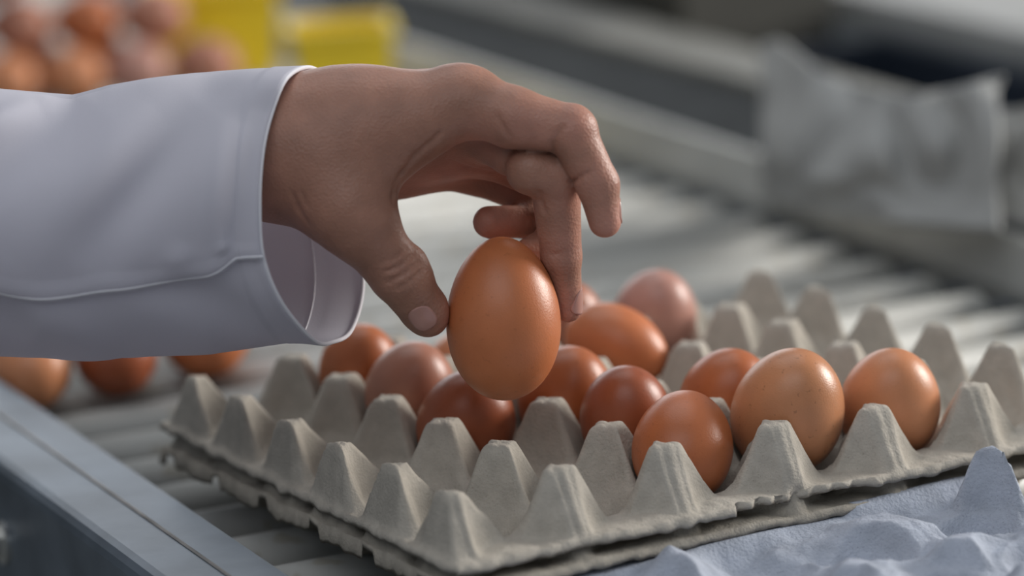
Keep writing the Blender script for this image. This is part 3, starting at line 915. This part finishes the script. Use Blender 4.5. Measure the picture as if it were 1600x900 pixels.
# ------------------------------------------------------------------ far side: eggs, yellow bins, grey sheeting
def on_plane(u, v, z):
    dv = M.T @ np.array([(u - 800) / F, (v - 450) / F, 1.0]); tt_ = (z - CAM[2]) / dv[2]
    return CAM + tt_ * dv, tt_
HEAP = [  # conveyor frame x, y, layer, shell, label
    (0.160, 1.205, 0, 'brown', 'blurred brown egg low at the left end of the far heap'),
    (0.202, 1.193, 0, 'peach', 'blurred light peach egg low in the far heap, above the white sleeve'),
    (0.244, 1.181, 0, 'peach', 'second blurred peach egg from the left low in the far heap'),
    (0.286, 1.169, 0, 'pink', 'larger blurred pale pink egg low in the far heap'),
    (0.328, 1.157, 0, 'mauve', 'blurred rosy egg low in the far heap, nearest the yellow bins'),
    (0.192, 1.241, 0, 'brown', 'blurred brown egg in the hidden second row of the far heap, left'),
    (0.234, 1.229, 0, 'mauve', 'blurred dull egg in the hidden second row of the far heap, middle'),
    (0.276, 1.217, 0, 'brown', 'blurred brown egg in the hidden second row of the far heap, right'),
    (0.177, 1.219, 1, 'brown', 'blurred reddish brown egg in the upper layer of the far heap, leftmost'),
    (0.219, 1.207, 1, 'mauve', 'blurred dull brown egg in the upper layer of the far heap, second'),
    (0.261, 1.195, 1, 'brown', 'blurred brown egg in the upper layer of the far heap, third'),
    (0.303, 1.183, 1, 'mauve', 'blurred rosy brown egg in the upper layer of the far heap, beside the yellow bin'),
    (0.203, 1.212, 2, 'dark', 'blurred dark brown egg topping the far heap'),
]
for x_, y_, lay, kind, lab_ in HEAP:
    b = 0.0195
    c = cw(x_ - 0.004, y_ - 0.028, b + 0.002 + lay * 0.0335 + (0.004 if lay == 2 else 0))
    put_egg(c, b * 1.2, b, kind, lab_, 'blurred brown eggs heaped far behind the sleeve',
            Vector((math.sin(-0.6), math.cos(-0.6), 0.05)).to_track_quat('Z', 'Y').to_euler())

def bin_(u, vb, wmm, dmm, hmm, label, rz):
    p, dep = on_plane(u, vb, 0.0)
    root = empty('plastic_bin', tuple(p), rz)
    tag(root, label, 'bin', 'yellow bins behind the hand')
    b_ = bmesh.new()
    w0, d0, h0 = wmm / 1000, dmm / 1000, hmm / 1000
    def ringv(sx, sy, z): return [b_.verts.new((x_ * sx, y_ * sy, z)) for x_, y_ in ((-.5, -.5), (.5, -.5), (.5, .5), (-.5, .5))]
    o0 = ringv(w0 * .86, d0 * .86, 0); o1 = ringv(w0, d0, h0); i1 = ringv(w0 - .006, d0 - .006, h0); i0 = ringv(w0 * .86 - .006, d0 * .86 - .006, .003)
    b_.faces.new(o0[::-1]); b_.faces.new(i0)
    for A, B in ((o0, o1), (o1, i1), (i1, i0)):
        for k_ in range(4):
            b_.faces.new((A[k_], A[(k_ + 1) % 4], B[(k_ + 1) % 4], B[k_]))
    link('body', bm_mesh('body', b_), YELLOW, root, smooth=False)
    b_ = bmesh.new()
    for x0, x1, y0, y1 in ((-w0 / 2 - .003, w0 / 2 + .003, -d0 / 2 - .003, -d0 / 2 + .001), (-w0 / 2 - .003, w0 / 2 + .003, d0 / 2 - .001, d0 / 2 + .003),
                           (-w0 / 2 - .003, -w0 / 2 + .001, -d0 / 2, d0 / 2), (w0 / 2 - .001, w0 / 2 + .003, -d0 / 2, d0 / 2)):
        bm_box(b_, x0, x1, y0, y1, h0 - .006, h0 + .001, .001)
    link('rim', bm_mesh('rim', b_), YELLOW, root, smooth=False)
bin_(340, 114, 88, 90, 66, 'taller yellow plastic bin standing beside the heap of blurred eggs', math.radians(-22))
bin_(541, 188, 62, 50, 62, 'lower yellow plastic bin behind the hand, next to the dark belt', math.radians(-22))

def sheet(name, u0, u1, top_uv, bot_uv, zbot, lean, amp, seed, label):
    ns_, nt_ = 90, 60
    S_, T_ = np.meshgrid(np.linspace(0, 1, ns_), np.linspace(0, 1, nt_), indexing='ij')
    U_ = lerp(u0, u1, S_)
    vt = np.interp(U_, *zip(*top_uv)); vb = np.interp(U_, *zip(*bot_uv))
    V_ = lerp(vb, vt, T_)
    n_ = smooth_noise(S_ * 6, T_ * 4, seed, 12, 0.5, 1.6)
    n2_ = np.abs(smooth_noise(S_ * 9, T_ * 6, seed + 1, 10, 0.8, 2.0))
    d0 = np.array([on_plane(u_, v_, z_)[1] for u_, v_, z_ in zip(U_[:, 0], vb[:, 0], np.interp(U_[:, 0], *zip(*zbot)))])
    dp = d0[:, None] + lean * T_ + amp * (n_ - n2_) * np.clip(T_ * 4, 0.15, 1)
    P = np.stack([(U_ - 800) / F * dp, (V_ - 450) / F * dp, dp], -1).reshape(-1, 3) @ M + CAM
    i_ = np.arange(ns_ * nt_).reshape(ns_, nt_)
    Q_ = np.stack([i_[:-1, :-1], i_[1:, :-1], i_[1:, 1:], i_[:-1, 1:]], -1).reshape(-1, 4)
    c = P.mean(0)
    o = link(name, mesh_np(name, P - c, Q_), SHEET, loc=tuple(c))
    s2 = o.modifiers.new('thickness', 'SOLIDIFY'); s2.thickness = 0.003
    tag(o, label, 'sheeting')
sheet('crumpled_sheeting', 1188, 1560, [(1188, 70), (1215, 62), (1270, 105), (1340, 135), (1420, 150), (1500, 134), (1560, 118)],
      [(1188, 300), (1260, 330), (1400, 345), (1560, 360)], [(1188, 0.006), (1300, 0.020), (1380, 0.028)], 0.05, 0.010, 3, 'crumpled grey sheeting bunched on the right-hand rail of the roller conveyor')
sheet('folded_sheeting', 1535, 1680, [(1535, 210), (1560, 172), (1680, 160)], [(1535, 330), (1600, 350), (1680, 360)], [(1535, 0.022), (1600, 0.022)], 0.03, 0.005, 8,
      'paler folded grey sheeting standing beside the crumpled sheeting by the rail')
